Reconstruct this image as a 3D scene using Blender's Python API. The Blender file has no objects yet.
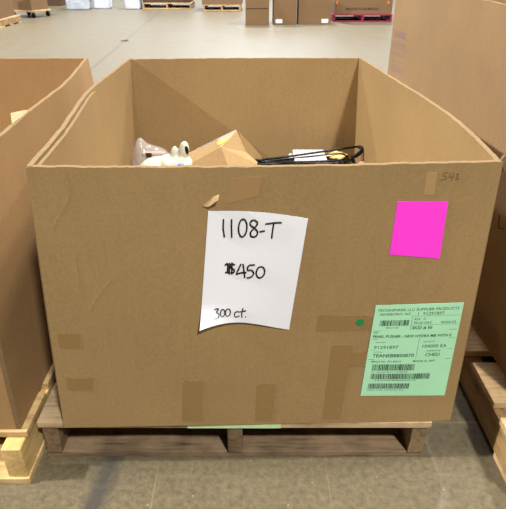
import bpy, bmesh, math, random
from mathutils import Vector, Matrix, noise

C = bpy.context.scene.collection
SC = bpy.context.scene
R = math.radians
rnd = random.Random(7)

# ------------------------------------------------------------------ camera
CAM_H, PITCH, FPX = 1.195, 29.014, 540.0
cam = bpy.data.cameras.new('camera')
cam.sensor_fit = 'HORIZONTAL'; cam.sensor_width = 36.0; cam.lens = FPX / 506 * 36
cam.clip_start = 0.02; cam.clip_end = 200
cam.dof.use_dof = True; cam.dof.focus_distance = 1.35; cam.dof.aperture_fstop = 16
cam_o = bpy.data.objects.new('camera', cam); C.objects.link(cam_o)
cam_o.location = (0, 0, CAM_H); cam_o.rotation_euler = (R(90 - PITCH), 0, 0)
SC.camera = cam_o

# ------------------------------------------------------------------ world, lamps, exposure
SC.view_settings.view_transform = 'Standard'
SC.view_settings.look = 'None'
SC.view_settings.gamma = 1
SC.view_settings.use_curve_mapping = False
SC.view_settings.exposure = 0.07
W = bpy.data.worlds.new('warehouse_air'); SC.world = W
W.use_nodes = True
W.node_tree.nodes['Background'].inputs[0].default_value = (1.0, 0.97, 0.93, 1)
W.node_tree.nodes['Background'].inputs[1].default_value = 0.05

def lamp(x, y, z, power, size=0.7, col=(1.0, 0.965, 0.91)):
    l = bpy.data.lights.new('high_bay_lamp', 'AREA')
    l.shape = 'DISK'; l.size = size; l.energy = power; l.color = col
    o = bpy.data.objects.new('high_bay_lamp', l); C.objects.link(o)
    o.location = (x, y, z)
    return o
lamp(2.6, -4.2, 8, 1260)
lamp(3.2, 1.4, 8, 420)
lamp(-9.5, 0.3, 7.5, 3300)
lamp(2.0, 5.2, 8, 800)
COOL = (0.90, 0.94, 1.0)
lamp(-5.0, 10.0, 8, 1300, col=COOL)
lamp(4.0, 10.5, 8, 1000, col=COOL)
lamp(0.0, 16.0, 8, 1700, col=COOL)

# ------------------------------------------------------------------ pixel -> point on a known real plane
_c, _s = math.cos(R(PITCH)), math.sin(R(PITCH))
def ray(px, py):
    r = (px - 253) / FPX; d = (py - 254.5) / FPX
    return Vector((r, _c - d * _s, -_s - d * _c))
O = Vector((0, 0, CAM_H))
def onz(px, py, z):
    v = ray(px, py); return O + v * ((z - CAM_H) / v.z)
def ony(px, py, y):
    v = ray(px, py); return O + v * (y / v.y)
def onx(px, py, x):
    v = ray(px, py); return O + v * (x / v.x)

# ------------------------------------------------------------------ materials
MATS = {}
def nodes(name):
    m = bpy.data.materials.new(name); m.use_nodes = True
    nt = m.node_tree
    return m, nt, nt.nodes['Principled BSDF']
def lin(c):
    def f(v):
        v /= 255.0
        return v / 12.92 if v <= 0.04045 else ((v + 0.055) / 1.055) ** 2.4
    return (f(c[0]), f(c[1]), f(c[2]), 1)
def scl(c, k): return (min(c[0] * k, 1), min(c[1] * k, 1), min(c[2] * k, 1), 1)
def coord(nt, scale=(1, 1, 1), rot=(0, 0, 0)):
    t = nt.nodes.new('ShaderNodeTexCoord'); mp = nt.nodes.new('ShaderNodeMapping')
    mp.inputs['Scale'].default_value = scale; mp.inputs['Rotation'].default_value = rot
    nt.links.new(t.outputs['Object'], mp.inputs['Vector'])
    return mp.outputs['Vector']
def noise_n(nt, vec, scale, detail=4, rough=0.55):
    n = nt.nodes.new('ShaderNodeTexNoise')
    n.inputs['Scale'].default_value = scale; n.inputs['Detail'].default_value = detail
    n.inputs['Roughness'].default_value = rough
    nt.links.new(vec, n.inputs['Vector'])
    return n.outputs['Fac']
def ramp(nt, fac, stops):
    r = nt.nodes.new('ShaderNodeValToRGB'); e = r.color_ramp.elements
    e[0].position, e[0].color = stops[0]; e[1].position, e[1].color = stops[-1]
    for p, c in stops[1:-1]:
        k = e.new(p); k.color = c
    nt.links.new(fac, r.inputs['Fac'])
    return r.outputs['Color']
def mixc(nt, fac, a, b, mode='MIX'):
    m = nt.nodes.new('ShaderNodeMix'); m.data_type = 'RGBA'; m.blend_type = mode
    if isinstance(fac, (int, float)): m.inputs[0].default_value = fac
    else: nt.links.new(fac, m.inputs[0])
    for i, v in ((6, a), (7, b)):
        if isinstance(v, tuple): m.inputs[i].default_value = v
        else: nt.links.new(v, m.inputs[i])
    return m.outputs[2]
def bump(nt, b, h, strength=0.2, dist=0.002):
    n = nt.nodes.new('ShaderNodeBump'); n.inputs['Strength'].default_value = strength
    n.inputs['Distance'].default_value = dist
    nt.links.new(h, n.inputs['Height']); nt.links.new(n.outputs['Normal'], b.inputs['Normal'])

def cardboard(name, rgb, flute=True, seed=0.0):
    m, nt, b = nodes(name)
    base = lin(rgb)
    v = coord(nt)
    vs = coord(nt, (1, 1, 0.12))
    a = noise_n(nt, v, 3.1 + seed, 3)
    f = noise_n(nt, v, 160, 2)
    st = noise_n(nt, vs, 70, 2)
    c1 = ramp(nt, a, [(0.3, scl(base, 0.90)), (0.7, scl(base, 1.07))])
    c2 = mixc(nt, 0.16, c1, ramp(nt, f, [(0.35, scl(base, 0.55)), (0.65, scl(base, 1.35))]))
    c3 = mixc(nt, 0.07, c2, ramp(nt, st, [(0.35, scl(base, 0.7)), (0.65, scl(base, 1.2))]))
    nt.links.new(c3, b.inputs['Base Color'])
    b.inputs['Roughness'].default_value = 0.72
    b.inputs['Specular IOR Level'].default_value = 0.25
    if flute: bump(nt, b, st, 0.12, 0.002)
    return m
def plain(name, rgb, rough=0.6, spec=0.4, var=0.06, metal=0.0, nscale=25):
    m, nt, b = nodes(name)
    base = lin(rgb)
    f = noise_n(nt, coord(nt), nscale, 3)
    nt.links.new(ramp(nt, f, [(0.3, scl(base, 1 - var)), (0.7, scl(base, 1 + var))]), b.inputs['Base Color'])
    b.inputs['Roughness'].default_value = rough
    b.inputs['Specular IOR Level'].default_value = spec
    b.inputs['Metallic'].default_value = metal
    return m
def wood(name, light, dark, along='x', gray=0.0):
    m, nt, b = nodes(name)
    sc = (1.2, 14, 14) if along == 'x' else (14, 1.2, 14)
    info = nt.nodes.new('ShaderNodeObjectInfo')
    t = nt.nodes.new('ShaderNodeTexCoord')
    add = nt.nodes.new('ShaderNodeVectorMath'); add.operation = 'ADD'
    sc_n = nt.nodes.new('ShaderNodeVectorMath'); sc_n.operation = 'SCALE'
    cmb = nt.nodes.new('ShaderNodeCombineXYZ')
    for i in range(3): nt.links.new(info.outputs['Random'], cmb.inputs[i])
    nt.links.new(cmb.outputs[0], sc_n.inputs[0]); sc_n.inputs['Scale'].default_value = 37
    nt.links.new(t.outputs['Object'], add.inputs[0]); nt.links.new(sc_n.outputs[0], add.inputs[1])
    mp = nt.nodes.new('ShaderNodeMapping'); mp.inputs['Scale'].default_value = sc
    nt.links.new(add.outputs[0], mp.inputs['Vector'])
    g = noise_n(nt, mp.outputs['Vector'], 6, 6, 0.65)
    blot = noise_n(nt, add.outputs[0], 9, 3)
    l, d = lin(light), lin(dark)
    c1 = ramp(nt, g, [(0.32, d), (0.5, scl(l, 0.85)), (0.72, l)])
    c2 = mixc(nt, 0.45, c1, ramp(nt, blot, [(0.35, scl(d, 0.8)), (0.6, l)]))
    hue = nt.nodes.new('ShaderNodeHueSaturation')
    mr = nt.nodes.new('ShaderNodeMapRange'); mr.inputs[3].default_value = 0.8; mr.inputs[4].default_value = 1.15
    nt.links.new(info.outputs['Random'], mr.inputs[0]); nt.links.new(mr.outputs[0], hue.inputs['Value'])
    nt.links.new(c2, hue.inputs['Color'])
    nt.links.new(hue.outputs['Color'], b.inputs['Base Color'])
    b.inputs['Roughness'].default_value = 0.8
    b.inputs['Specular IOR Level'].default_value = 0.2
    bump(nt, b, g, 0.4, 0.003)
    return m

M_BIN   = cardboard('bin_cardboard', (154, 127, 86))
M_LEFT  = cardboard('left_bin_cardboard', (160, 127, 86), seed=.4)
M_RIGHT = cardboard('right_bin_cardboard', (154, 125, 89), seed=.7)
M_EDGE  = plain('raw_cardboard_edge', (124, 102, 73), 0.9, 0.1, 0.14, nscale=140)
M_CART  = cardboard('small_carton_cardboard', (184, 154, 110), seed=.2)
M_BG    = cardboard('far_carton_cardboard', (120, 93, 64), False, .1)
M_BGD   = cardboard('far_dark_carton_cardboard', (78, 58, 42), False, .3)
M_TAPE  = plain('kraft_paper_tape', (140, 111, 68), 0.42, 0.5, 0.1, nscale=220)
M_CLEAR = plain('clear_packing_tape', (166, 136, 94), 0.3, 0.5, 0.05)
M_PAPER = plain('white_paper', (236, 238, 246), 0.75, 0.3, 0.01)
M_INK   = plain('black_marker_ink', (18, 18, 26), 0.6, 0.3, 0.0)
M_PENCIL= plain('thin_pen_ink', (62, 46, 34), 0.7, 0.2, 0.0)
M_PRINT = plain('dark_label_print', (38, 58, 48), 0.7, 0.3, 0.0)
M_GREEN = plain('mint_green_label', (168, 226, 186), 0.6, 0.4, 0.02)
M_DOT   = plain('green_sticker', (22, 128, 66), 0.5, 0.4, 0.02)
M_PINK  = plain('neon_pink_sheet', (255, 62, 225), 0.6, 0.3, 0.01)
M_PURP  = plain('purple_print', (112, 92, 142), 0.7, 0.2, 0.1)
M_TORN  = plain('torn_liner_fibre', (158, 132, 97), 0.9, 0.1, 0.12, nscale=90)
M_WOOD  = wood('weathered_pallet_wood', (138, 116, 90), (58, 48, 39), 'x')
M_WOODY = wood('weathered_stringer_wood', (132, 110, 82), (54, 44, 34), 'y')
M_LEAD  = wood('pale_lead_board_wood', (200, 174, 136), (120, 98, 72), 'x')
M_WOODL = wood('fresh_pallet_wood', (206, 176, 124), (140, 106, 64), 'x')
M_WOODLY= wood('fresh_stringer_wood', (208, 178, 118), (150, 114, 62), 'y')
M_WOODR = wood('tan_pallet_wood', (214, 180, 134), (140, 108, 72), 'x')
M_WOODRY= wood('tan_stringer_wood', (192, 156, 108), (112, 84, 54), 'y')
M_PPAL  = plain('magenta_painted_wood', (138, 30, 62), 0.6, 0.3, 0.15, nscale=12)
M_GPAINT= plain('mint_green_paint', (190, 222, 168), 0.7, 0.2, 0.08, nscale=40)
M_BLACK = plain('black_plastic', (14, 14, 15), 0.5, 0.3, 0.0)
M_WHITE = plain('white_plastic_film', (205, 206, 206), 0.4, 0.5, 0.03)
M_TOY   = plain('cream_white_plush', (205, 206, 190), 0.9, 0.1, 0.03, nscale=90)
M_BLUE  = plain('pale_blue_fabric', (128, 160, 222), 0.7, 0.2, 0.05)
M_CREAM = plain('cream_card', (238, 214, 140), 0.6, 0.3, 0.03)
M_YELL  = plain('yellow_sticker', (214, 196, 96), 0.5, 0.4, 0.06, nscale=60)
M_ROSE  = plain('pale_pink_pouch', (232, 186, 170), 0.5, 0.4, 0.05)
M_GREYP = plain('grey_pink_goods', (178, 158, 150), 0.6, 0.3, 0.08)
M_STEEL = plain('caster_steel', (120, 120, 122), 0.35, 0.5, 0.05, 0.8)
M_RUB   = plain('black_rubber', (22, 22, 22), 0.7, 0.3, 0.0)
M_LABEL = plain('white_label', (228, 230, 232), 0.6, 0.3, 0.02)
M_ORANGE= plain('orange_plastic', (236, 110, 40), 0.5, 0.4, 0.02)
M_DARK  = plain('dark_bundle', (52, 44, 38), 0.8, 0.2, 0.2)

def film(name, rgb, alpha):
    m, nt, b = nodes(name)
    b.inputs['Base Color'].default_value = lin(rgb)
    b.inputs['Roughness'].default_value = 0.18
    b.inputs['Alpha'].default_value = alpha
    f = noise_n(nt, coord(nt), 30, 3); bump(nt, b, f, 0.4, 0.004)
    return m
M_BAG  = film('clear_bag_film', (214, 206, 204), 0.35)
M_CTAPE2 = plain('dull_clear_tape', (156, 126, 84), 0.28, 0.5, 0.05)
M_CTAPE = film('glossy_clear_tape', (236, 224, 206), 0.07)
def frosted():
    m, nt, b = nodes('frosted_clear_plastic')
    f = noise_n(nt, coord(nt), 6, 3)
    nt.links.new(ramp(nt, f, [(0.3, lin((196, 206, 220))), (0.7, lin((232, 236, 244)))]), b.inputs['Base Color'])
    b.inputs['Roughness'].default_value = 0.3
    b.inputs['Transmission Weight'].default_value = 0.25
    return m
M_TOTE = frosted()

def concrete():
    m, nt, b = nodes('sealed_concrete')
    v = coord(nt)
    base = lin((106, 96, 75))
    big = noise_n(nt, v, 0.7, 4)
    mid = noise_n(nt, v, 5.0, 6, 0.65)
    fine = noise_n(nt, v, 60, 6, 0.75)
    c = ramp(nt, big, [(0.3, scl(base, 0.88)), (0.7, scl(base, 1.08))])
    c = mixc(nt, 0.45, c, ramp(nt, mid, [(0.3, scl(base, 0.62)), (0.7, scl(base, 1.28))]))
    c = mixc(nt, 0.5, c, ramp(nt, fine, [(0.34, scl(base, 0.35)), (0.66, scl(base, 1.5))]))
    speck = noise_n(nt, v, 75, 1, 0.4)
    c = mixc(nt, ramp(nt, speck, [(0.74, (0, 0, 0, 1)), (0.80, (0.7, 0.7, 0.7, 1))]), c, scl(base, 2.4))
    def math_n(op, a, bb):
        n = nt.nodes.new('ShaderNodeMath'); n.operation = op
        for i, q in enumerate((a, bb)):
            if isinstance(q, (int, float)): n.inputs[i].default_value = q
            else: nt.links.new(q, n.inputs[i])
        return n.outputs[0]
    sep = nt.nodes.new('ShaderNodeSeparateXYZ'); nt.links.new(v, sep.inputs[0])
    X, Y = sep.outputs[0], sep.outputs[1]
    # scratches: stretched thin noise
    for rot, sx in ((0.5, 60), (-0.7, 55)):
        sv = coord(nt, (sx, 2.2, 1), (0, 0, rot))
        s = noise_n(nt, sv, 1.0, 2, 0.5)
        fac = ramp(nt, s, [(0.67, (0, 0, 0, 1)), (0.75, (0.45, 0.45, 0.45, 1))])
        c = mixc(nt, fac, c, scl(base, 1.7))
    # saw-cut joint running away from the viewer (x = -1.64 - 0.0436 y) and one across (y = 1.31)
    jx = math_n('ABSOLUTE', math_n('ADD', math_n('ADD', X, 1.64), math_n('MULTIPLY', Y, 0.0436)), 0)
    j1 = math_n('LESS_THAN', jx, 0.012)
    c = mixc(nt, math_n('MULTIPLY', j1, 0.6), c, scl(base, 0.35))
    jy = math_n('ABSOLUTE', math_n('ADD', math_n('SUBTRACT', Y, JOINT_Y), math_n('MULTIPLY', mid, 0.012)), 0)
    j2 = math_n('LESS_THAN', jy, 0.004)
    c = mixc(nt, math_n('MULTIPLY', j2, 0.5), c, scl(base, 1.7))
    # blue-black scuff left by a wheel
    p0, p1 = onz(116, 452, 0), onz(88, 515, 0)
    k = (p1.x - p0.x) / (p1.y - p0.y)
    d = math_n('SUBTRACT', X, math_n('ADD', math_n('MULTIPLY', math_n('SUBTRACT', Y, p0.y), k), p0.x))
    d = math_n('ADD', math_n('ABSOLUTE', d, 0), math_n('MULTIPLY', math_n('SUBTRACT', mid, 0.5), 0.05))
    f1 = ramp(nt, math_n('MULTIPLY', d, 18), [(0.15, (0.62, 0.62, 0.62, 1)), (0.75, (0, 0, 0, 1))])
    near = math_n('LESS_THAN', Y, 1.25)
    fm = nt.nodes.new('ShaderNodeMath'); fm.operation = 'MULTIPLY'
    nt.links.new(f1, fm.inputs[0]); nt.links.new(near, fm.inputs[1])
    c = mixc(nt, fm.outputs[0], c, lin((46, 49, 56)))
    nt.links.new(c, b.inputs['Base Color'])
    rr = nt.nodes.new('ShaderNodeMapRange'); rr.inputs[3].default_value = 0.32; rr.inputs[4].default_value = 0.5
    nt.links.new(mid, rr.inputs[0]); nt.links.new(rr.outputs[0], b.inputs['Roughness'])
    b.inputs['Specular IOR Level'].default_value = 0.5
    bump(nt, b, fine, 0.08, 0.002)
    return m
JOINT_Y = onz(445, 421, 0).y
M_FLOOR = concrete()
M_WALL = plain('far_wall_paint', (200, 202, 206), 0.8, 0.2, 0.1, nscale=2)

# ------------------------------------------------------------------ mesh helpers
def link(name, bm, mats, parent=None, smooth=False):
    me = bpy.data.meshes.new(name)
    bmesh.ops.recalc_face_normals(bm, faces=bm.faces[:])
    bm.to_mesh(me); bm.free()
    if not isinstance(mats, (list, tuple)): mats = [mats]
    for m in mats: me.materials.append(m)
    if smooth:
        for p in me.polygons: p.use_smooth = True
    o = bpy.data.objects.new(name, me); C.objects.link(o)
    if parent:
        o.parent = parent
        o.matrix_parent_inverse = world_of(parent).inverted()
    return o
def world_of(o):
    m = o.matrix_basis.copy()
    if o.parent: m = world_of(o.parent) @ o.matrix_parent_inverse @ m
    return m
def thing(name, label, cat, loc, group=None, rz=0.0):
    o = bpy.data.objects.new(name, None); C.objects.link(o)
    o.empty_display_size = 0.1; o.location = loc; o.rotation_euler = (0, 0, rz)
    o['label'] = label; o['category'] = cat
    if group: o['group'] = group
    return o
def tag(o, label, cat, group=None):
    o['label'] = label; o['category'] = cat
    if group: o['group'] = group
    return o
def box(bm, x0, x1, y0, y1, z0, z1, bev=0.0, mat=0, xf=None):
    r = bmesh.ops.create_cube(bm, size=1.0)
    vs = r['verts']
    bmesh.ops.scale(bm, vec=(x1 - x0, y1 - y0, z1 - z0), verts=vs)
    bmesh.ops.translate(bm, vec=((x0 + x1) / 2, (y0 + y1) / 2, (z0 + z1) / 2), verts=vs)
    fs = list({f for v in vs for f in v.link_faces})
    if bev:
        es = list({e for v in vs for e in v.link_edges})
        rr = bmesh.ops.bevel(bm, geom=es, offset=bev, segments=2, affect='EDGES', profile=0.5)
        vs = list({v for f in rr['faces'] for v in f.verts} | {v for v in vs if v.is_valid})
        fs = list({f for v in vs for f in v.link_faces})
    for f in fs: f.material_index = mat
    if xf is not None: bmesh.ops.transform(bm, matrix=xf, verts=vs)
    return vs
def slab(bm, P, Q, nu, nv, edge_mat=1):
    """closed sheet between surface P(u,v) and surface Q(u,v)"""
    a = [[bm.verts.new(P(i / nu, j / nv)) for j in range(nv + 1)] for i in range(nu + 1)]
    b = [[bm.verts.new(Q(i / nu, j / nv)) for j in range(nv + 1)] for i in range(nu + 1)]
    for i in range(nu):
        for j in range(nv):
            bm.faces.new((a[i][j], a[i + 1][j], a[i + 1][j + 1], a[i][j + 1]))
            bm.faces.new((b[i][j], b[i][j + 1], b[i + 1][j + 1], b[i + 1][j]))
    def strip(pa, pb):
        for k in range(len(pa) - 1):
            f = bm.faces.new((pa[k], pa[k + 1], pb[k + 1], pb[k])); f.material_index = edge_mat
    strip([a[i][0] for i in range(nu + 1)], [b[i][0] for i in range(nu + 1)])
    strip([a[i][nv] for i in range(nu + 1)], [b[i][nv] for i in range(nu + 1)])
    strip(a[0], b[0]); strip(a[nu], b[nu])
def tube(bm, pts, r, sides=8, closed=False, mat=0, r_fn=None):
    pts = [Vector(p) for p in pts]; n = len(pts); rings = []
    up = None
    for i, p in enumerate(pts):
        q0 = pts[(i - 1) % n] if closed or i else pts[i]
        q1 = pts[(i + 1) % n] if closed or i < n - 1 else pts[i]
        t = (q1 - q0).normalized()
        if up is None:
            up = t.orthogonal().normalized()
        up = (up - t * up.dot(t))
        up = up.normalized() if up.length > 1e-6 else t.orthogonal().normalized()
        w = t.cross(up)
        rr = r_fn(i / max(n - 1, 1)) if r_fn else r
        rings.append([bm.verts.new(p + (up * math.cos(2 * math.pi * k / sides) + w * math.sin(2 * math.pi * k / sides)) * rr) for k in range(sides)])
    m = n if closed else n - 1
    for i in range(m):
        A, B = rings[i], rings[(i + 1) % n]
        for k in range(sides):
            f = bm.faces.new((A[k], A[(k + 1) % sides], B[(k + 1) % sides], B[k])); f.material_index = mat
    if not closed:
        for ring in (rings[0], rings[-1]):
            f = bm.faces.new(ring); f.material_index = mat
def spline(ts, vals):
    """piecewise Catmull-Rom through vals at parameters ts"""
    def fn(t):
        t = min(max(t, ts[0]), ts[-1])
        i = 0
        while i < len(ts) - 2 and t > ts[i + 1]: i += 1
        def tan(k):
            if k == 0: return (vals[1] - vals[0]) / (ts[1] - ts[0])
            if k == len(ts) - 1: return (vals[-1] - vals[-2]) / (ts[-1] - ts[-2])
            return (vals[k + 1] - vals[k - 1]) / (ts[k + 1] - ts[k - 1])
        h = ts[i + 1] - ts[i]; s = (t - ts[i]) / h
        m0, m1 = tan(i) * h, tan(i + 1) * h
        return ((2 * s**3 - 3 * s**2 + 1) * vals[i] + (s**3 - 2 * s**2 + s) * m0
                + (-2 * s**3 + 3 * s**2) * vals[i + 1] + (s**3 - s**2) * m1)
    return fn
def poly_slab(bm, pts, n, th, em=1):
    a = [bm.verts.new(p) for p in pts]; b = [bm.verts.new(Vector(p) + n * th) for p in pts]
    bm.faces.new(a); bm.faces.new(b[::-1])
    for i in range(len(pts)):
        f = bm.faces.new((a[i], b[i], b[(i + 1) % len(pts)], a[(i + 1) % len(pts)])); f.material_index = em
def lerp(a, b, t): return a + (b - a) * t
def smooth_pts(pts, sub=6):
    pts = [Vector(p) for p in pts]; out = []
    for i in range(len(pts) - 1):
        p0 = pts[max(i - 1, 0)]; p1 = pts[i]; p2 = pts[i + 1]; p3 = pts[min(i + 2, len(pts) - 1)]
        for k in range(sub):
            t = k / sub
            out.append(0.5 * ((2 * p1) + (p2 - p0) * t + (2 * p0 - 5 * p1 + 4 * p2 - p3) * t * t + (3 * p1 - p0 - 3 * p2 + p3) * t**3))
    out.append(pts[-1]); return out

# ------------------------------------------------------------------ setting
def struct(name, bm, m):
    o = link(name, bm, m); o['kind'] = 'structure'; return o
bm = bmesh.new(); box(bm, -14, 14, -3, 20, -0.12, 0.0); struct('floor', bm, M_FLOOR)
bm = bmesh.new(); box(bm, -14, 14, 20, 20.2, -0.12, 9.0); struct('wall_back', bm, M_WALL)

# ------------------------------------------------------------------ pallets
PZ = 0.14
def pallet(x0, x1, y0, y1, label, mx, my, tops=7, stringers=(0.0, 0.5, 1.0), sw=0.04, front_in=0.0,
           group=None, bottoms=3, top_len=None, gap=0.035, skew=0.004, bottom_w=0.16, lead=None, bot_in=0.0):
    cx, cy = (x0 + x1) / 2, (y0 + y1) / 2
    t = thing('wooden_pallet', label, 'pallet', (cx, cy, 0), group)
    d = y1 - y0
    tw = (d - front_in - gap * (tops - 1)) / tops
    for i in range(tops):
        a = y0 + front_in + i * (tw + gap)
        bm = bmesh.new(); j = rnd.uniform(-skew, skew); e0 = rnd.uniform(-.006, .006); e1 = rnd.uniform(-.006, .006)
        xf = Matrix.Translation((0, j, 0))
        box(bm, x0 + (0 if i == 0 else e0), x1 + (0 if i == 0 else e1), a, a + tw, PZ - 0.02, PZ, 0.002, xf=xf if i else None)
        link('deck_board', bm, lead if (i == 0 and lead) else mx, t)
    for s in stringers:
        sx = lerp(x0 + sw / 2 + 0.006, x1 - sw / 2 - 0.006, s)
        bm = bmesh.new(); box(bm, sx - sw / 2, sx + sw / 2, y0 + 0.006, y1 - 0.006, 0.0205, PZ - 0.0205, 0.003)
        link('stringer', bm, my, t)
    for i in range(bottoms):
        bw = bottom_w
        a = lerp(y0 + bot_in, y1 - bw, i / (bottoms - 1))
        bm = bmesh.new(); box(bm, x0 + rnd.uniform(0, .01), x1 - rnd.uniform(0, .01), a, a + bw, 0.0, 0.02, 0.002)
        link('bottom_board', bm, mx, t)
    return t
main_pal = pallet(-0.559, 0.463, 1.008, 2.27, 'weathered wooden pallet under the open centre cardboard bin', M_WOOD, M_WOODY, bottoms=4, bottom_w=0.2, lead=M_LEAD, bot_in=.012)
g0 = onz(187, 424, PZ).x; g1 = onz(281, 424, PZ).x
bm = bmesh.new(); box(bm, g0, g1, 1.0066, 1.0074, PZ - 0.019, PZ - 0.002)
o = link('paint_mark', bm, M_GPAINT, main_pal); o['label'] = 'mint green paint stripe on the front deck board'
left_pal = pallet(-1.62, -0.573, 0.932, 2.17, 'pale yellowish wooden pallet under the left cardboard bin', M_WOODL, M_WOODLY, front_in=0.045, sw=0.05, gap=0.03, bottom_w=.13)
right_pal = pallet(0.645, 1.70, 0.86, 2.76, 'tan wooden pallet under the tall cardboard bin on the right', M_WOODR, M_WOODRY, tops=9, sw=0.045, gap=0.05)

# ------------------------------------------------------------------ main bin
TH = 0.011
ZB = PZ + 0.001
mb = thing('cardboard_bin', 'open brown cardboard bin in the centre with a white 1108-T sign taped on its front', 'cardboard bin', (0, 1.6, ZB))
FBL, FBR = (-0.482, 0.990), (0.510, 1.013)
FTL, FTR = (-0.438, 0.994), (0.490, 1.013)
BBL, BBR = (-0.484, 2.235), (0.458, 2.257)
BTL, BTR = (-0.490, 2.235), (0.429, 2.258)
ZT = 0.839
def front_y(x): return 0.990 + 0.0232 * (x + 0.482)
def nick(u, k): return 0.0018 * noise.noise(Vector((u * 26, k, 0.3))) + 0.0012 * noise.noise(Vector((u * 80, k, 5)))
def front_P(off):
    def P(u, v):
        xl = lerp(FBL[0], FTL[0], v); xr = lerp(FBR[0], FTR[0], v)
        x = lerp(xl, xr, u)
        zt = lerp(0.8375, 0.8415, u) - 0.005 * math.sin(math.pi * u) + nick(u, 1)
        zb = ZB + (0.003 * max(0, (u - .9) / .1) ** 2 if u > .9 else 0)
        return Vector((x, front_y(x) + off, lerp(zb, zt, v)))
    return P
bm = bmesh.new(); slab(bm, front_P(0), front_P(TH), 120, 24); link('front_panel', bm, [M_BIN, M_EDGE], mb)
def side(top, bot, off, k, vtop=ZT, y0=0.0, y1=1.0, tz=0.0, drop=0.0):
    fx = spline([p[1] for p in top], [p[0] for p in top])
    ya, yb = top[0][1], top[-1][1]
    def P(u, v):
        u = lerp(y0, y1, u)
        y = lerp(ya, yb, u)
        xt = fx(y); xb = lerp(bot[0][0], bot[1][0], u)
        w = v ** 1.3
        x = lerp(xb, xt, w)
        return Vector((x + off, y, lerp(ZB, vtop - drop + nick(u, k), v)))
    return P
LT = [FTL, (-0.455, 1.25), (-0.498, 1.64), (-0.497, 1.9), BTL]
RT = [FTR, (0.506, 1.25), (0.503, 1.465), (0.474, 1.797), BTR]
sh = lambda pts, d: [(p[0] + d, p[1]) for p in pts]
bm = bmesh.new()
slab(bm, side(sh(LT, 0), (FBL, BBL), 0, 2), side(LT, (FBL, BBL), TH, 2), 60, 16)
link('side_panel', bm, [M_BIN, M_EDGE], mb)
bm = bmesh.new()
slab(bm, side(LT, (FBL, BBL), TH + .004, 4, drop=.004, y0=.012, y1=.52), side(LT, (FBL, BBL), 2 * TH + .001, 4, drop=.004, y0=.012, y1=.55), 40, 16)
link('liner_panel', bm, [M_BIN, M_EDGE], mb)
bm = bmesh.new()
slab(bm, side(RT, (FBR, BBR), 0, 3), side(RT, (FBR, BBR), -TH, 3), 60, 16)
link('side_panel', bm, [M_BIN, M_EDGE], mb)
def back_P(off):
    def P(u, v):
        w = v ** 1.3; xl = lerp(BBL[0], BTL[0], w) + .0108; xr = lerp(BBR[0], BTR[0], w) - .0108
        x = lerp(xl, xr, u)
        y = lerp(2.235, 2.258, u) + 0.012 * math.sin(math.pi * u) * v
        return Vector((x, y + off, lerp(ZB, ZT + nick(u, 6) - .002, v)))
    return P
bm = bmesh.new(); slab(bm, back_P(-TH), back_P(0), 60, 16); link('back_panel', bm, [M_BIN, M_EDGE], mb)
PADZ = 0.40
bm = bmesh.new(); box(bm, -0.455, 0.452, 1.03, 2.18, PADZ - 0.012, PADZ); link('inner_pad', bm, M_BIN, mb)
bm = bmesh.new(); box(bm, -0.455, 0.442, 1.03, 2.18, ZB, ZB + 0.012); link('bottom_panel', bm, M_BIN, mb)

# ---- things stuck on the front panel
def fpt(px, py, off=0.0):
    """point of the front panel behind a pixel, moved off the board by off"""
    v = ray(px, py)
    # y = 0.990 + 0.0232*(x+0.482)
    t = (0.990 + 0.0232 * 0.482) / (v.y - 0.0232 * v.x)
    p = O + v * t
    p.y -= off
    return p
def patch(name, quad, mat, parent, off=0.0006, th=0.0005, label=None, n=4, edge=None):
    c = [fpt(*q) for q in quad]                     # TL TR BR BL
    def S(o):
        return lambda u, v: (c[0].lerp(c[1], u)).lerp(c[3].lerp(c[2], u), v) + Vector((0, -o, 0))
    bm = bmesh.new(); slab(bm, S(off), S(off - th), n, n, 0)
    ob = link(name, bm, mat, parent)
    if label: ob['label'] = label
    return ob
patch('tape_strip', [(183, 381), (203, 381), (202, 421), (182, 421)], M_TAPE, mb, label='brown paper tape strip low on the front, left of centre')
patch('tape_strip', [(257, 384), (276, 384), (272.5, 421), (255, 421)], M_TAPE, mb, label='brown paper tape strip low on the front, at the centre')
patch('tape_strip', [(332, 345), (353, 345), (340, 419), (322, 419)], M_TAPE, mb, label='long slanting brown tape strip left of the green label')
patch('tape_strip', [(351, 352), (369, 352), (366.5, 366), (348.5, 366)], M_TAPE, mb, off=.0011, label='short brown tape strip behind the green label')
patch('tape_strip', [(318, 315), (373, 316), (371, 330), (316, 331)], M_TAPE, mb, label='level brown tape strip under the green dot')
patch('tape_strip', [(66, 378), (93, 378), (93, 390), (68, 390)], M_TAPE, mb, label='short brown tape strip at the lower left of the front')
patch('tape_strip', [(57, 333), (80, 334), (80, 348), (60, 348)], M_TAPE, mb, label='short brown tape strip by the left edge of the front')
patch('tape_strip', [(427, 172), (437, 172), (434, 195), (423.5, 195)], M_CLEAR, mb, label='pale clear tape strip above the pink note')
patch('tape_strip', [(232, 178), (262, 176), (258, 196), (226, 204)], M_CTAPE2, mb, label='clear tape strip holding the top of the white sign')

def strokes(paths, to_pt, r, mat, name, parent, sub=5, flat=0.35):
    bm = bmesh.new()
    for p in paths:
        pts = [to_pt(*q) for q in p]
        if len(pts) > 2: pts = smooth_pts(pts, sub)
        tube(bm, pts, r, 6)
    return link(name, bm, mat, parent)
def ell(cx, cy, rx, ry, slant=0.0, n=13, a0=-90):
    return [(cx + rx * math.cos(R(a0 + 360 * i / (n - 1))) - slant * ry * math.sin(R(a0 + 360 * i / (n - 1))),
             cy + ry * math.sin(R(a0 + 360 * i / (n - 1)))) for i in range(n)]

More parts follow.
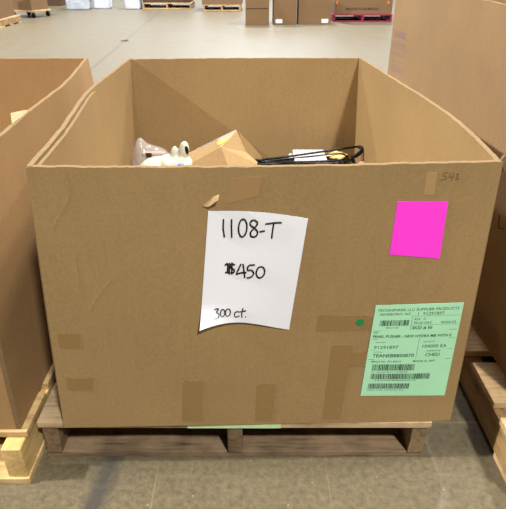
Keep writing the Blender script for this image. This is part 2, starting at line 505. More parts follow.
# white sign: four pixel corners on the board, lower left corner curling off it
PC = [fpt(208.3, 210.6), fpt(308, 218), fpt(289, 329), fpt(200.3, 326)]
def paper_off(u, v):
    return 0.0025 + 0.004 * math.sin(math.pi * u) * v + 0.016 * max(0, (v - .78) / .22) ** 2 * max(0, (.5 - u) / .5) ** 1.5
def paper_pt(u, v, o=0.0):
    p = PC[0].lerp(PC[1], u).lerp(PC[3].lerp(PC[2], u), v)
    p.z += 0.019 * math.sin(math.pi * u ** .8) ** 1.2 * v ** 3 + 0.006 * math.sin(math.pi * u) * (1 - v) ** 2
    p.y -= paper_off(u, v) + o
    return p
bm = bmesh.new(); slab(bm, lambda u, v: paper_pt(u, v), lambda u, v: paper_pt(u, v, -0.0006), 24, 30, 0)
sign = link('paper_sign', bm, M_PAPER, mb); sign['label'] = 'white paper sheet handwritten 1108-T, $450 and 300 ct'
def inv_bil(px, py):
    P = fpt(px, py); u = v = .5
    for _ in range(8):
        q = PC[0].lerp(PC[1], u).lerp(PC[3].lerp(PC[2], u), v)
        du = PC[1].lerp(PC[2], v) - PC[0].lerp(PC[3], v); dv = PC[3].lerp(PC[2], u) - PC[0].lerp(PC[1], u)
        ex, ez = P.x - q.x, P.z - q.z
        det = du.x * dv.z - dv.x * du.z
        u += (ex * dv.z - dv.x * ez) / det; v += (du.x * ez - ex * du.z) / det
    return u, v
def sg(x, y):                                   # sign drawing units -> sign surface
    px, py = 190 + x / 3.392, 190 + y / 3.392
    p = fpt(px, py); u, v = inv_bil(px, py)
    p.y -= paper_off(u, v) + 0.0006
    return p
J = [[(114, 97), (113, 128), (117, 157)], [(141, 97), (141, 128), (142, 158)],
     ell(179, 126, 14, 30, .06), [(228, 106), (216, 99), (205, 107), (206, 117), (219, 127), (229, 140), (224, 154), (209, 155), (205, 143), (216, 129), (227, 117), (229, 107)],
     [(236, 139), (254, 136)], [(256, 113), (284, 109), (311, 108)], [(284, 110), (280, 135), (277, 161)]]
strokes(J, sg, 0.0018, M_INK, 'handwriting', sign)
J = [[(153, 250), (142, 248), (136, 254), (141, 262), (150, 267), (148, 276), (138, 277)], [(119, 252), (128, 247), (127, 277)], [(120, 276), (137, 276)],
     [(135, 244), (133, 281)], [(143, 243), (142, 281)],
     [(173, 247), (165, 265), (158, 281), (173, 277), (192, 276)], [(180, 247), (183, 270), (186, 293)],
     [(220, 250), (199, 253), (196, 268), (209, 268), (216, 279), (208, 291), (193, 294)], ell(239, 275, 14, 19, .12)]
strokes(J, sg, 0.0018, M_INK, 'handwriting', sign)
J = [[(84, 401), (97, 398), (91, 410), (99, 416), (95, 428), (81, 430)], ell(111, 412, 7, 12, .1), ell(129, 410, 8, 12, .1),
     [(166, 407), (156, 408), (151, 417), (156, 425), (168, 421)], [(180, 396), (176, 412), (176, 426)], [(168, 408), (190, 404)], [(187, 424), (190, 425)]]
strokes(J, sg, 0.0015, M_INK, 'handwriting', sign)

note = patch('pink_note', [(397.5, 201.3), (448, 201.5), (439.5, 258.5), (389.5, 254.3)], M_PINK, mb, .0012, .0006, 'neon pink blank paper note on the upper right of the front')
# 543 pen mark
strokes([[(453, 172.5), (448, 173), (446.5, 176), (450, 176), (450, 179), (444, 180)][::1], [(456.5, 173), (454.5, 177), (460, 177)], [(460, 172.5), (457.5, 181)],
         [(463, 174), (467, 174), (464, 176.5), (466.5, 179), (462, 179.5)]][0:4], lambda x, y: fpt(441 + (x - 444) * .78, y, .0002), 0.00045, M_PENCIL, 'pen_mark', mb)
# torn scrap of liner, lifting
c = [fpt(203, 205.5, .001), fpt(214, 196, .001), fpt(219.5, 193.5, .004), fpt(218.5, 197.5, .012), fpt(210, 205, .006), fpt(206, 206.5, .002)]
bm = bmesh.new()
top = [bm.verts.new(p + Vector((0, -.0012, 0))) for p in c]; bot = [bm.verts.new(p) for p in c]
bm.faces.new(top); bm.faces.new(bot[::-1])
for i in range(6): bm.faces.new((top[i], bot[i], bot[(i + 1) % 6], top[(i + 1) % 6]))
o = link('torn_flap', bm, M_TORN, mb); o['label'] = 'pale torn scrap of liner above the white sign'
# creases on the board at upper left
strokes([[(64, 172), (69, 190), (66, 203), (60, 213), (52, 229)], [(77, 250), (75, 262), (81, 290)], [(111, 279), (97, 296), (88, 312)]],
        lambda x, y: fpt(x, y, -.0001), 0.0006, M_BIN, 'crease', mb)
# green round sticker
c0 = fpt(360, 322)
bm = bmesh.new()
bmesh.ops.create_cone(bm, cap_ends=True, segments=24, radius1=.0095, radius2=.0095, depth=.0008,
                      matrix=Matrix.Translation(c0 + Vector((0, -.0013, 0))) @ Matrix.Rotation(R(90), 4, 'X'))
o = link('dot_sticker', bm, M_DOT, mb); o['label'] = 'small round green sticker left of the green label'

# mint green shipping label with print
LC = [fpt(375.7, 304.9), fpt(463.8, 302), fpt(444.3, 394.8), fpt(360.3, 395.3)]
def lab_pt(u, v, o=0.0):
    p = LC[0].lerp(LC[1], u).lerp(LC[3].lerp(LC[2], u), v)
    p.y -= 0.0022 + 0.0015 * math.sin(math.pi * u) * math.sin(math.pi * v) + o
    return p
bm = bmesh.new(); slab(bm, lambda u, v: lab_pt(u, v), lambda u, v: lab_pt(u, v, -.0006), 16, 16, 0)
lab = link('shipping_label', bm, M_GREEN, mb); lab['label'] = 'mint green printed shipping label with four barcodes'
def text_mesh(s, to_pt, name, mat, parent, x0, x1, y, h, bold=0.0):
    """lettering laid from x0 to x1, centred on y, h high, in the units of to_pt"""
    cu = bpy.data.curves.new('lettering', 'FONT'); cu.body = s; cu.size = 1.0; cu.resolution_u = 2; cu.offset = bold
    ob = bpy.data.objects.new('lettering', cu); C.objects.link(ob)
    dg = bpy.context.evaluated_depsgraph_get(); dg.update()
    me = bpy.data.meshes.new_from_object(ob.evaluated_get(dg))
    bpy.data.objects.remove(ob); bpy.data.curves.remove(cu)
    xs = [v.co.x for v in me.vertices]; ys = [v.co.y for v in me.vertices]
    a, b = min(xs), max(xs); cmin, cmax = min(ys), max(ys)
    for v in me.vertices:
        tx = (v.co.x - a) / (b - a); ty = (v.co.y - cmin) / (cmax - cmin)
        v.co = to_pt(lerp(x0, x1, tx), y + h / 2 - h * ty)
    me.materials.clear(); me.materials.append(mat); me.name = name
    o = bpy.data.objects.new(name, me); C.objects.link(o)
    o.parent = parent; o.matrix_parent_inverse = world_of(parent).inverted()
    return o
lp = lambda u, v: lab_pt(u, v, .0003)
T = [('TECHNIMARK LLC SUPPLIER PRODUCTS', .03, .96, .052, .026, 0), ('ASHEBORO, NC', .06, .42, .095, .026, 0), ('1  91291897', .50, .80, .095, .030, 0),
     ('0001168', .16, .30, .232, .014, 0), ('REV:  D', .47, .60, .148, .022, 0), ('PROD DAT.', .47, .68, .187, .024, 0), ('02/06/23', .78, .95, .187, .022, 0),
     ('SKID # 50', .46, .69, .238, .034, .01), ('ITEM', .03, .08, .283, .014, 0), ('PEARL PUSHER - NEW HYDRA MB WITH E', .03, .93, .322, .028, .012),
     ('QUAN', .07, .18, .385, .014, 0), ('91291897', .06, .34, .438, .034, 0), ('QUANTITY', .62, .76, .385, .014, 0), ('104000 EA', .62, .90, .432, .034, 0),
     ('LOT #', .07, .16, .490, .014, 0), ('TEANEBB850070', .06, .54, .530, .036, .012), ('INSPECTOR', .68, .84, .484, .014, 0), ('CHED', .67, .84, .525, .036, .006),
     ('MADE IN:  PO 38214', .06, .40, .596, .018, .006), ('MADE A. 09T', .54, .80, .594, .020, .006),
     ('S1 91291897 104000', .08, .50, .716, .012, 0), ('TEANEBB850070', .12, .62, .812, .012, 0), ('0001168 104000 EA', .06, .50, .928, .012, 0)]
for s, u0, u1, v, h, b in T:
    text_mesh(s, lp, 'print_line', M_PRINT, lab, u0, u1, v, h, b)
def barcode(u0, u1, v0, v1, seed):
    r = random.Random(seed); bm = bmesh.new(); u = u0
    while u < u1:
        w = r.choice((.004, .004, .008, .012)); e = min(u + w, u1)
        bm.faces.new([bm.verts.new(lp(*q)) for q in ((u, v0), (e, v0), (e, v1), (u, v1))])
        u = e + r.choice((.004, .006, .008))
    link('barcode', bm, M_PRINT, lab)
barcode(.08, .41, .155, .212, 1); barcode(.08, .57, .628, .698, 2); barcode(.08, .77, .735, .798, 3); barcode(.07, .55, .85, .912, 4)
bm = bmesh.new()
for (a, b, c, d) in ((.02, .98, .262, .265), (.44, .443, .115, .262), (.565, .568, .345, .57), (.02, .98, .572, .575), (.02, .98, .352, .354), (.44, .98, .118, .120), (.44, .98, .208, .210), (.02, .98, .466, .468)):
    bm.faces.new([bm.verts.new(lp(*q)) for q in ((a, c), (b, c), (b, d), (a, d))])
link('ruled_lines', bm, M_PRINT, lab)

# little split of the right front corner of the rim
cp = onz(499.5, 158, ZT)
bm = bmesh.new(); poly_slab(bm, [Vector((FTR[0] - .004, FTR[1] + .003, ZT + .001)), Vector((FTR[0] + .010, FTR[1] + .003, ZT - .022)), Vector((FTR[0] + .010, FTR[1] + .003, ZT + .004)), Vector((FTR[0] + .003, FTR[1] + .003, ZT + .014))], Vector((0, 1, 0)), .008, 0)
link('corner_tab', bm, M_EDGE, mb)

# ------------------------------------------------------------------ left bin
lb = thing('cardboard_bin', 'large open brown cardboard bin at the left edge with a torn flap hanging inside', 'cardboard bin', (-1.1, 1.6, PZ + .001))
ZL = 0.842
lt_px = [(0, 137), (36, 106.5), (66, 83.5), (88, 57.5)]
LR = [onz(x, y, ZL) for x, y in lt_px]
d0 = LR[0] - (LR[1] - LR[0]) * 0.28
LR = [(d0.x + .002, .985)] + [(p.x, p.y) for p in LR if p.y > 1.05]
LBB = ((-0.590, 0.985), (-0.600, LR[-1][1]))
def lside(off, k): return side(LR, LBB, off, k, vtop=ZL)
bm = bmesh.new(); slab(bm, lside(0, 11), lside(-TH, 11), 60, 16); link('side_panel', bm, [M_LEFT, M_EDGE], lb)
yb = LR[-1][1]; xr_t, xr_b = LR[-1][0], LBB[1][0]
def lback(off):
    return lambda u, v: Vector((lerp(-1.60, lerp(xr_b, xr_t, v ** 1.3) - .0115, u), yb + off, lerp(ZB, ZL - .002 + nick(u, 13), v)))
bm = bmesh.new(); slab(bm, lback(-TH), lback(0), 30, 12); link('back_panel', bm, [M_LEFT, M_EDGE], lb)
xf_t, xf_b = LR[0][0], LBB[0][0]
def lfront(off):
    return lambda u, v: Vector((lerp(-1.60, lerp(xf_b, xf_t, v ** 1.3) - .0115, u), .985 + off, lerp(ZB, ZL - .002 + nick(u, 14), v)))
bm = bmesh.new(); slab(bm, lfront(0), lfront(TH), 30, 12); link('front_panel', bm, [M_LEFT, M_EDGE], lb)
bm = bmesh.new(); box(bm, -1.60, -1.60 + TH, 1.0, yb - .012, ZB, ZL); link('side_panel', bm, [M_LEFT, M_EDGE], lb)
bm = bmesh.new(); box(bm, -1.588, -.625, 1.0, yb - .012, ZB, ZB + .012); link('bottom_panel', bm, M_LEFT, lb)
# torn flap hanging inside the rim
c = [Vector((0, 0, 0))] * 4
xi = onz(20, 116, ZL)
pA, pB = onz(29, 110.5, ZL + .001), onz(12, 124, ZL + .001)
pC = onz(10.5, 113, ZL + .004); pD = onz(27, 109.5, ZL + .004)
bm = bmesh.new()
slab(bm, lambda u, v: pA.lerp(pB, u).lerp(pD.lerp(pC, u), v), lambda u, v: pA.lerp(pB, u).lerp(pD.lerp(pC, u), v) + Vector((0, 0, -.006)), 4, 3, 0)
o = link('torn_flap', bm, M_TORN, lb); o['label'] = 'pale torn flap folded in at the rim'

# ------------------------------------------------------------------ tall right bin
rb = thing('cardboard_bin', 'tall brown cardboard bin at the right with faint purple printing on its side', 'cardboard bin', (1.2, 1.8, PZ + .001))
RXB, RXT, RY0, RY1 = 0.728, 0.672, 1.06, 2.755
RZT = onx(493, 2.0, 0.668).z
def rx(u, v):
    return lerp(lerp(RXB, .662, u), lerp(RXT, .660, u), v ** 1.2) - .010 * math.sin(math.pi * u) * math.sin(math.pi * v)
def rleft(off):
    return lambda u, v: Vector((rx(u, v) + off, lerp(RY0, RY1, u), lerp(ZB, RZT + nick(u, 17), v)))
bm = bmesh.new(); slab(bm, rleft(0), rleft(TH), 40, 30); link('side_panel', bm, [M_RIGHT, M_EDGE], rb)
for yy, nm, ue in ((RY0, 'front_panel', 0.0), (RY1 - TH, 'back_panel', 1.0)):
    bm = bmesh.new()
    f = lambda o: (lambda u, v: Vector((lerp(rx(ue, v) + .0115, 1.68, u), yy + o, lerp(ZB, RZT, v))))
    slab(bm, f(0), f(TH), 20, 12); link(nm, bm, [M_RIGHT, M_EDGE], rb)
bm = bmesh.new(); box(bm, 1.68 - TH, 1.68, RY0 + .012, RY1 - .012, ZB, RZT); link('side_panel', bm, [M_RIGHT, M_EDGE], rb)
bm = bmesh.new(); box(bm, RXB + .014, 1.666, RY0 + .012, RY1 - .012, ZB, ZB + .012); link('bottom_panel', bm, M_RIGHT, rb)
def rpt(px, py, off=.0008):
    x = .69
    for _ in range(12):
        p = onx(px, py, x)
        v = min(max((p.z - ZB) / (RZT - ZB), 0), 1); u = (p.y - RY0) / (RY1 - RY0)
        x = rx(min(max(u, 0), 1), v)
    p = onx(px, py, x); p.x -= off
    return p
bm = bmesh.new()
def dash(x0, x1, y, sl, h):
    a = x0
    while a < x1:
        w = rnd.uniform(1.0, 2.6); e = min(a + w, x1)
        bm.faces.new([bm.verts.new(rpt(*q)) for q in ((a, y + sl * (a - x0) - h / 2), (e, y + sl * (e - x0) - h / 2), (e, y + sl * (e - x0) + h / 2), (a, y + sl * (a - x0) + h / 2))])
        a = e + .5
def dash_block(x0, x1, ys, h):
    for y in ys: dash(x0, x1, y, .36, h * .62)
bm.faces.new([bm.verts.new(rpt(*q)) for q in ((393.5, 29.6), (407.5, 34.4), (407.5, 34.8), (393.5, 30.0))])
dash_block(394.8, 405.5, (32.3, 34.0, 35.6), 1.0)
dash_block(392.3, 407, (40.8, 43.0, 45.2, 47.2), .6)
dash_block(391.2, 405, (51.0, 53.2), .6)
dash_block(393, 401, (60.0,), .8)
dash_block(390.3, 403.5, (63.6, 65.6, 67.6, 69.6), .6)
o = link('printed_notice', bm, M_PURP, rb); o['label'] = 'faint purple printed notice'
strokes([[(499.5, 215), (498.5, 228)], [(498.5, 228), (504, 229)]], lambda x, y: rpt(x, y, .0004), .0012, M_INK, 'pen_mark', rb)
bm = bmesh.new()
for k in range(5):
    y = 322 + k * 4.2
    bm.faces.new([bm.verts.new(rpt(*q)) for q in ((477, y - 12), (500, y + 12), (500, y + 12.6), (477, y - 11.4))])
link('printed_rules', bm, M_PENCIL, rb)

# ------------------------------------------------------------------ contents of the centre bin
def crumple(P, amp, k):
    return lambda u, v: P(u, v) + Vector(noise.noise_vector(P(u, v) * 18 + Vector((k, 0, 0)))) * amp
YI = 1.98
# clear bag of goods at left
bg = thing('clear_plastic_bag', 'crumpled clear plastic bag of goods against the back left corner of the bin', 'plastic bag', (-.42, 2.0, PADZ))
pts = [ony(131, 164, YI), ony(137, 142.5, YI), ony(150, 146, YI), ony(170, 154, YI), ony(176, 165, YI)]
prof = spline([0, .15, .35, .75, 1], [p.z for p in pts]); x0b, x1b = pts[0].x, pts[-1].x
bm = bmesh.new()
def bagP(side_):
    def P(u, v):
        zt = prof(u) - PADZ
        y = YI + side_ * (.006 + .045 * math.sin(math.pi * min(max(u, .02), .98)) * math.sin(math.pi * (1 - v) * .9 + .1)) + .03 * v
        return Vector((lerp(x0b, x1b, u), y, PADZ + .004 + zt * v))
    return crumple(P, .007, side_)
slab(bm, bagP(-1), bagP(1), 26, 14, 0); link('bag_film', bm, M_BAG, bg, True)
bm = bmesh.new(); box(bm, ony(143, 160, YI).x, ony(166, 160, YI).x, YI - .012, YI + .016, PADZ + .008, ony(150, 152, YI).z, .006)
o = link('contents', bm, M_GREYP, bg)
bm = bmesh.new(); q0 = ony(146, 156, YI - .013)
box(bm, q0.x, q0.x + .022, YI - .0145, YI - .013, q0.z - .006, q0.z + .012, xf=None); link('contents_label', bm, M_DARK, o)

# white plush with two knobs
YT = 1.88
pl = thing('plush_toy', 'cream white soft toy with two round knobs and a dark oval eye', 'soft toy', (ony(163, 165, YT).x, YT, PADZ))
def blob(bm, c, r, rot=0.0, seg=20):
    m = Matrix.Translation(c) @ Matrix.Rotation(rot, 4, 'Y') @ Matrix.Diagonal((r[0], r[1], r[2], 1))
    bmesh.ops.create_uvsphere(bm, u_segments=seg, v_segments=seg // 2 + 2, radius=1, matrix=m)
bm = bmesh.new()
bc = ony(163, 168, YT); px = 0.00369 * .96
zc = PADZ + .072
blob(bm, Vector((bc.x - .012, YT, zc)), (.092, .07, .072 + .012), .12)
h1 = ony(174, 153, YT); blob(bm, h1, (.013, .014, .026), .25)
h2 = ony(184, 151, YT); blob(bm, h2, (.019, .020, .037), .12)
n1 = ony(179, 164, YT); blob(bm, n1, (.050, .050, .034), -.1)
blob(bm, ony(169, 163, YT), (.040, .05, .030), .1)
ob = link('body', bm, M_TOY, pl, True)
md = ob.modifiers.new('merge', 'REMESH'); md.mode = 'VOXEL'; md.voxel_size = .0035; md.use_smooth_shade = True
ms = ob.modifiers.new('soften', 'SMOOTH'); ms.iterations = 3; ms.factor = .5
bm = bmesh.new(); e = ony(187.2, 148.8, YT); blob(bm, e + Vector((0, -.015, 0)), (.007, .006, .0155), -.1, 12); link('eye', bm, M_BLACK, pl, True)
bm = bmesh.new(); e = ony(181, 164.5, YT - .055); blob(bm, e, (.011, .012, .007), 0, 12); link('blue_patch', bm, M_BLUE, pl, True)

# open kraft carton, tipped, with a flap standing
YC = 2.03
ct = thing('small_carton', 'small tan carton tipped on its corner in the bin, with a yellow sticker', 'carton', (ony(222, 160, YC).x, YC, PADZ))
A = ony(237, 131, YC); B = ony(188, 153, YC); Cc = ony(246, 152, YC - .02)
D = ony(221, 147, YC - .07); E = ony(229, 169, YC - .10); F_ = ony(184, 167, YC - .09); G = ony(262, 166, YC - .03)
def flr(p): return Vector((p.x, p.y, PADZ + .002))
bm = bmesh.new()
V = {k: bm.verts.new(p) for k, p in dict(A=A, B=B, C=Cc, D=D, E=E, F=F_, G=G, e=flr(E), f=flr(F_), g=flr(G), a=flr(A) + Vector((.02, .05, 0)), b=flr(B) + Vector((0, .05, 0))).items()}
for q in ('DEF', 'DCGE', 'FEef', 'EGge', 'GCag', 'CAa', 'ABba', 'BFfb', 'befga'):
    pass
faces = [('D', 'F', 'E'), ('D', 'E', 'G', 'C'), ('D', 'C', 'A'), ('D', 'A', 'B'), ('D', 'B', 'F'), ('F', 'f', 'e', 'E'), ('E', 'e', 'g', 'G'),
         ('G', 'g', 'a', 'C'), ('C', 'a', 'A'), ('A', 'a', 'b', 'B'), ('B', 'b', 'f', 'F'), ('f', 'b', 'a', 'g', 'e')]
for fc in faces: bm.faces.new([V[k] for k in fc])
link('body', bm, M_CART, ct)
# flap standing behind the ridge, and a second one fallen to the right
bm = bmesh.new(); n = Vector((0, .9, .4)).normalized()
poly_slab(bm, [A, A + Vector((-.002, .0, .004)), B + Vector((-.01, 0, .006)), B + Vector((-.008, 0, 0))], n, .012, 0)
bm.free()
bm = bmesh.new()
poly_slab(bm, [ony(239, 132, YC + .01), ony(254, 148, YC + .02), ony(262, 157, YC + .02), ony(262, 168, YC + .02), ony(246, 168, YC + .01)], Vector((0, 1, 0)), .005)
link('flap', bm, [M_CART, M_EDGE], ct)
bm = bmesh.new()
p = [ony(196, 149.5, YC - .004), ony(236, 130.2, YC - .004), ony(236.5, 131.8, YC - .008), ony(196.5, 151.5, YC - .008)]
poly_slab(bm, p, Vector((0, .3, 1)).normalized(), .003, 0); link('clear_tape', bm, M_WHITE if False else M_BAG, ct)
bm = bmesh.new()
def on_tri(px, py, a, b, c, off):
    n = (b - a).cross(c - a).normalized(); v = ray(px, py); t = (a - O).dot(n) / v.dot(n)
    if n.y > 0: n = -n
    return O + v * t + n * off
poly_slab(bm, [on_tri(x, y, D, A, B, .0015) for x, y in ((216.5, 143), (225.5, 139), (226.5, 142), (217.5, 145.8))], Vector((0, .5, -.5)), .001, 0)
link('yellow_sticker', bm, M_YELL, ct)

# folded white packs with black straps, hangers lying on them
YH = 2.02
def q(px, py, z): return onz(px, py, z)
ZP = .478
wx0, wx1 = ony(291, 160, YH).x, ony(329, 160, YH).x
def pack(name, label, cat, x0, x1, y0, y1, z0, z1, mat, group=None, puff=.006):
    t = thing(name, label, cat, ((x0 + x1) / 2, (y0 + y1) / 2, z0), group)
    bm = bmesh.new(); box(bm, x0, x1, y0, y1, z0, z1, min(.012, (z1 - z0) * .3))
    link('wrap', bm, mat, t); return t
M_SEAM = plain('grey_seam', (120, 120, 122), 0.6, 0.3, 0.02)
zz = PADZ
for k, (hh, dx, lab_) in enumerate(((.062, 0, 'thick lowest white wrapped packet under the black hangers'),
                                   (.018, -.006, 'middle thin white wrapped packet in the stack under the hangers'),
                                   (.014, .006, 'topmost thin white wrapped packet under the black hangers'))):
    wp = pack('white_packet', lab_, 'packet', wx0 + dx + k * .004, wx1 + dx - k * .006, 2.01 + k * .006, 2.15, zz, zz + hh, M_WHITE, 'white packets in the bin')
    bm = bmesh.new(); box(bm, wx0 + dx + k * .004 - .001, wx1 + dx - k * .006 + .001, 2.0085 + k * .006, 2.0098 + k * .006, zz + hh * .4, zz + hh * .4 + .003); link('seam', bm, M_SEAM, wp)
    zz += hh + .0015
kx0, kx1 = ony(331, 160, YH).x, ony(356, 160, YH).x
kp = pack('black_packet', 'bundle of black plastic pieces beside the white packets in the bin', 'packet', kx0, kx1 - .01, 1.95, 2.15, PADZ, ZP - .006, M_BLACK)
for k in range(4):
    bm = bmesh.new(); cx = lerp(kx0, kx1 - .03, k / 3.0) + .01
    tube(bm, [(cx - .02, 1.955, ZP + .003), (cx + .012, 2.0, ZP + .006), (cx + .02, 2.1, ZP + .002)], .0075, 8); link('plastic_piece', bm, M_BLACK if k % 2 else M_DARK, kp)
lx0 = ony(262, 160, YH).x
lp_ = pack('black_packet', 'flat bundle of black plastic pieces left of the white packets in the bin', 'packet', lx0, wx0 - .004, 1.97, 2.12, PADZ, ZP - .006, M_BLACK)
bm = bmesh.new(); a = q(322, 156, ZP + .012); b = q(336, 150.5, ZP + .02); c = q(348, 154, ZP + .018); d = q(342, 158.5, ZP + .012)
poly_slab(bm, [a, b, c, d], Vector((0, 0, -1)), .004, 0)
tag(link('cream_card', bm, M_CREAM), 'cream yellow card lying among the black hangers', 'card')
px_ = ony(360, 162, YH)
pk = thing('pink_pouch', 'pale pink pouch beside the hook end of the hangers', 'pouch', (px_.x, YH, PADZ))
bm = bmesh.new(); blob(bm, Vector((px_.x + .012, YH, PADZ + .044)), (.026, .05, .044)); link('pouch_body', bm, M_ROSE, pk, True)

def hanger(label, loop, z_fn, r, lift=0.0):
    t = thing('clothes_hanger', label, 'hanger', q(loop[0][0], loop[0][1], z_fn(0)) , 'black hangers in the bin')
    n = len(loop)
    pts = [q(x, y, z_fn(i / (n - 1)) + lift) for i, (x, y) in enumerate(loop)]
    bm = bmesh.new(); tube(bm, smooth_pts(pts + [pts[0]], 4)[:-1], r, 8, closed=True); link('frame', bm, M_BLACK, t, True)
    return t, pts
h1, p1 = hanger('topmost black plastic hanger with its hooked end raised at the right',
                [(257, 160.5), (290, 156.2), (330, 150.6), (352, 147.4), (359, 146.8), (362.5, 149), (361, 152), (355, 156.5), (348, 160.5), (320, 160.8), (285, 161.2), (262, 162)],
                lambda t: ZP + .008 + .030 * max(0, math.sin(math.pi * min(1, t / .62))) ** .6, .0045)
bm = bmesh.new(); tube(bm, smooth_pts([p1[4], p1[5], p1[6], p1[7]], 5), .008, 8); link('hook_end', bm, M_BLACK, h1, True)
h2, p2 = hanger('lower black plastic hanger lying along the front of the bundle',
                [(255.5, 162.6), (290, 160.0), (330, 157.0), (343, 156.5), (347, 159), (343, 162.5), (310, 163.4), (280, 163.8), (260, 164.2)],
                lambda t: ZP + .010, .0045, .0)
h3, p3 = hanger('middle black hanger, its thin bars crossing over the white packets',
                [(263, 161.2), (290, 158.5), (318, 155.5), (336, 153.8), (343, 154.2), (346, 156.5), (340, 159.8), (318, 161.2), (292, 162.2), (270, 162.8)],
                lambda t: ZP + .012 + .020 * math.sin(math.pi * t), .003, .0)
for pts in ((258, 161), ):
    bm = bmesh.new(); tube(bm, [q(255, 159.8, ZP + .02), q(262, 160.6, ZP + .018)], .005, 8); link('tip', bm, M_BLACK, h1)

# ------------------------------------------------------------------ far background
def carton(label, x0, x1, y0, y1, z0, z1, mat, rz=0.0, tape=True, lab_side=None, group='far cartons on the floor', name='cardboard_carton', seam=None):
    cx, cy = (x0 + x1) / 2, (y0 + y1) / 2
    t = thing(name, label, 'carton', (cx, cy, z0), group, rz)
    xf = world_of(t) @ Matrix.Translation((-cx, -cy, -z0))
    bm = bmesh.new(); box(bm, x0, x1, y0, y1, z0, z1, .006, xf=xf); body = link('body', bm, mat, t)
    hx = (x0 + x1) / 2
    for s in (-1, 1):
        bm = bmesh.new(); box(bm, min(hx + s * .003, hx + s * (x1 - x0) / 2), max(hx + s * .003, hx + s * (x1 - x0) / 2), y0, y1, z1, z1 + .005, xf=xf); link('flap', bm, mat, t)
    if tape:
        bm = bmesh.new(); box(bm, hx - .03, hx + .03, y0 - .001, y1 + .001, z1 + .005, z1 + .0062, xf=xf)
        box(bm, hx - .03, hx + .03, y0 - .0016, y0 - .0004, z1 - .07, z1 + .006, xf=xf); link('tape_strip', bm, M_TAPE, t)
    if lab_side is not None:
        lx = x0 + .05 if lab_side < 0 else x1 - .05 - .13
        bm = bmesh.new(); box(bm, lx, lx + .13, y0 - .0016, y0 - .0004, z0 + .03, z0 + .10, xf=xf); link('paper_label', bm, M_LABEL, t)
    if seam is not None:
        bm = bmesh.new(); box(bm, x0 + .01, x1 - .01, y0 - .0015, y0 - .0004, z0 + seam - .006, z0 + seam + .006, xf=xf); link('strap', bm, M_DARK, t)
    return t
FL = lambda x, y: onz(x, y, 0)
def row(label, xa, xb, yb_, h, mat, dep=.5, **k):
    a, b = FL(xa, yb_), FL(xb, yb_)
    return carton(label, a.x, b.x, a.y, a.y + dep, 0.0, h, mat, **k)
row('leftmost of the three far cartons standing on the floor, with a dark band', 245.5, 269, 25.5, .62, M_BG, seam=.30)
row('narrow far carton between two others, white label low at its left', 273, 296, 24.8, .66, M_BG, lab_side=-1)
b3 = row('wide far carton beside the magenta pallet, white label low at its right', 298, 330.5, 24.5, .50, M_BG, lab_side=1, tape=False)
# dark cloth heap lying on the wide carton
a = FL(298, 24.5)
bm = bmesh.new(); blob(bm, Vector((a.x + .30, a.y + .25, .55)), (.24, .2, .045)); tag(link('dark_bundle', bm, M_DARK, None, True), 'dark bundle lying on top of the wide far carton', 'bundle')

def far_pallet(label, xa, xb, yb_, m1, m2, dep=1.0, group='far pallets', blocks=False, rz=0.0):
    a, b = FL(xa, yb_), FL(xb, yb_)
    return pallet(a.x, b.x, a.y, a.y + dep, label, m1, m2, tops=6, group=group), a, b
pp, a, b = far_pallet('magenta painted pallet on the far floor under a printed carton', 332.5, 392, 22, M_PPAL, M_PPAL)
for ch in pp.children: pass
mc = carton('large far carton printed PRODUCTO DE MEXICO standing on the magenta pallet', a.x + .04, b.x - .02, a.y + .03, a.y + .9, PZ, 1.05, M_BG, group=None)
yf = a.y + .03
text_mesh('PRODUCTO DE MEXICO', lambda x, y: ony(x, y, yf - .002), 'printed_words', M_PENCIL, mc, 346, 378.5, 8.9, 2.4, .02)
for s, xx in ((0, 337), (1, 388.5)):
    p = ony(xx, 2.6, yf)
    bm = bmesh.new(); box(bm, p.x - .016, p.x + .016, yf - .012, yf - .0005, p.z - .03, p.z + .03, .004)
    link('edge_guard', bm, M_ORANGE, mc)['label'] = 'orange plastic strap guard'

p2_, a, b = far_pallet('long far wooden pallet right of the white totes, under a dark carton', 142.5, 191.5, 9, M_WOODR, M_WOODRY)
carton('dark brown far carton on the long wooden pallet', a.x + .02, b.x - .02, a.y + .05, a.y + .9, PZ, .9, M_BGD, group='cartons on far pallets')
p3_, a, b = far_pallet('short far wooden pallet left of the three floor cartons', 203, 241, 11, M_WOODR, M_WOODRY)
carton('tan far carton on the short wooden pallet', a.x - .02, b.x + .03, a.y + .02, a.y + .9, PZ, .95, M_BG, group='cartons on far pallets')
tp = FL(39, 6); tq = FL(61, 6)
carton('low dark brown carton on the far floor left of the white totes', tp.x, tq.x, tp.y, tp.y + .6, 0, .75, M_BGD, group=None)

def tote(label, xa, xb, yb_, h):
    a, b = FL(xa, yb_), FL(xb, yb_)
    t = thing('storage_tote', label, 'storage tote', ((a.x + b.x) / 2, a.y + .2, 0), 'white storage totes')
    bm = bmesh.new(); box(bm, a.x + .02, b.x - .02, a.y, a.y + .4, 0, h, .03)
    for v in bm.verts:
        if v.co.z < .04:
            v.co.x = lerp(v.co.x, (a.x + b.x) / 2, .05); v.co.y = lerp(v.co.y, a.y + .2, .05)
    link('tub', bm, M_TOTE, t)
    bm = bmesh.new(); box(bm, a.x, b.x, a.y - .02, a.y + .42, h, h + .035, .012); link('lid', bm, M_WHITE, t)
    for s in (0, 1):
        cx = a.x if s == 0 else b.x
        bm = bmesh.new(); box(bm, cx - .02, cx + .02, a.y + .14, a.y + .26, h - .04, h + .03, .006); link('latch', bm, M_LABEL, t)
    bm = bmesh.new(); box(bm, (a.x + b.x) / 2 - .06, (a.x + b.x) / 2 + .06, a.y - .006, a.y + .004, h * .62, h * .62 + .03, .004); link('grip', bm, M_LABEL, t)
tote('frosted white storage tote nearest the loaded dolly', 65.5, 89.5, 10, .27)
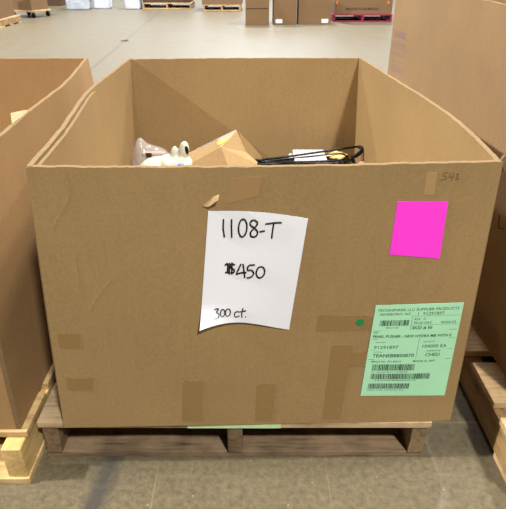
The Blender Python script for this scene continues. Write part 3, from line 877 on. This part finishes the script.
tote('frosted white storage tote in the middle of three', 93, 110.5, 9, .42)
tote('frosted white storage tote next to the long wooden pallet', 124, 141, 9.5, .42)

# dolly with carton at left
dy = thing('wheeled_dolly', 'low wooden dolly on black casters at the far left', 'dolly', FL(24, 17) + Vector((0, .2, 0)))
cw = FL(34, 18.5); rz = R(-24)
DL, DW = .34, .28
ctr = FL(34, 18) - Matrix.Rotation(rz, 3, 'Z') @ Vector((DL - .06, -(DW - .06), 0))
XF = Matrix.Translation(ctr) @ Matrix.Rotation(rz, 4, 'Z')
bm = bmesh.new(); box(bm, -DL, DL, -DW, DW, .115, .145, .004, xf=XF); link('platform', bm, M_WOODR, dy)
for sx in (-1, 1):
    for sy in (-1, 1):
        bm = bmesh.new()
        bmesh.ops.create_cone(bm, cap_ends=True, segments=20, radius1=.05, radius2=.05, depth=.035,
                              matrix=XF @ Matrix.Translation((sx * (DL - .06), sy * (DW - .06), .05)) @ Matrix.Rotation(R(90), 4, 'X'))
        w = link('caster', bm, M_RUB, dy)
        bm = bmesh.new(); box(bm, sx * (DL - .06) - .03, sx * (DL - .06) + .03, sy * (DW - .06) - .025, sy * (DW - .06) + .025, .1, .115, xf=XF); link('fork', bm, M_STEEL, w)
carton('tan carton riding on the wheeled dolly at the far left', ctr.x - .29, ctr.x + .29, ctr.y - .25, ctr.y + .25, .145, .95, M_BG, rz=rz, group=None)
a = FL(-40, 28); b = FL(2, 28)
pallet(a.x, b.x, a.y, a.y + 1.0, 'far wooden pallet cut by the left edge, in front of the dolly', M_WOODR, M_WOODRY, tops=6)
carton('brown far carton at the left edge standing on a wooden pallet', a.x + .02, b.x - .07, a.y + .04, a.y + .9, PZ, .9, M_BG, group=None)

# scrap on the floor
p = FL(125, 41)
bm = bmesh.new(); poly_slab(bm, [p + Vector(v) for v in ((-.07, -.02, .001), (.0, -.035, .001), (.06, .0, .001), (.02, .03, .012), (-.04, .02, .004))], Vector((0, 0, 1)), .004, 0)
tag(link('floor_scrap', bm, M_DARK), 'small dark scrap lying on the pale floor beside the saw cut', 'scrap')
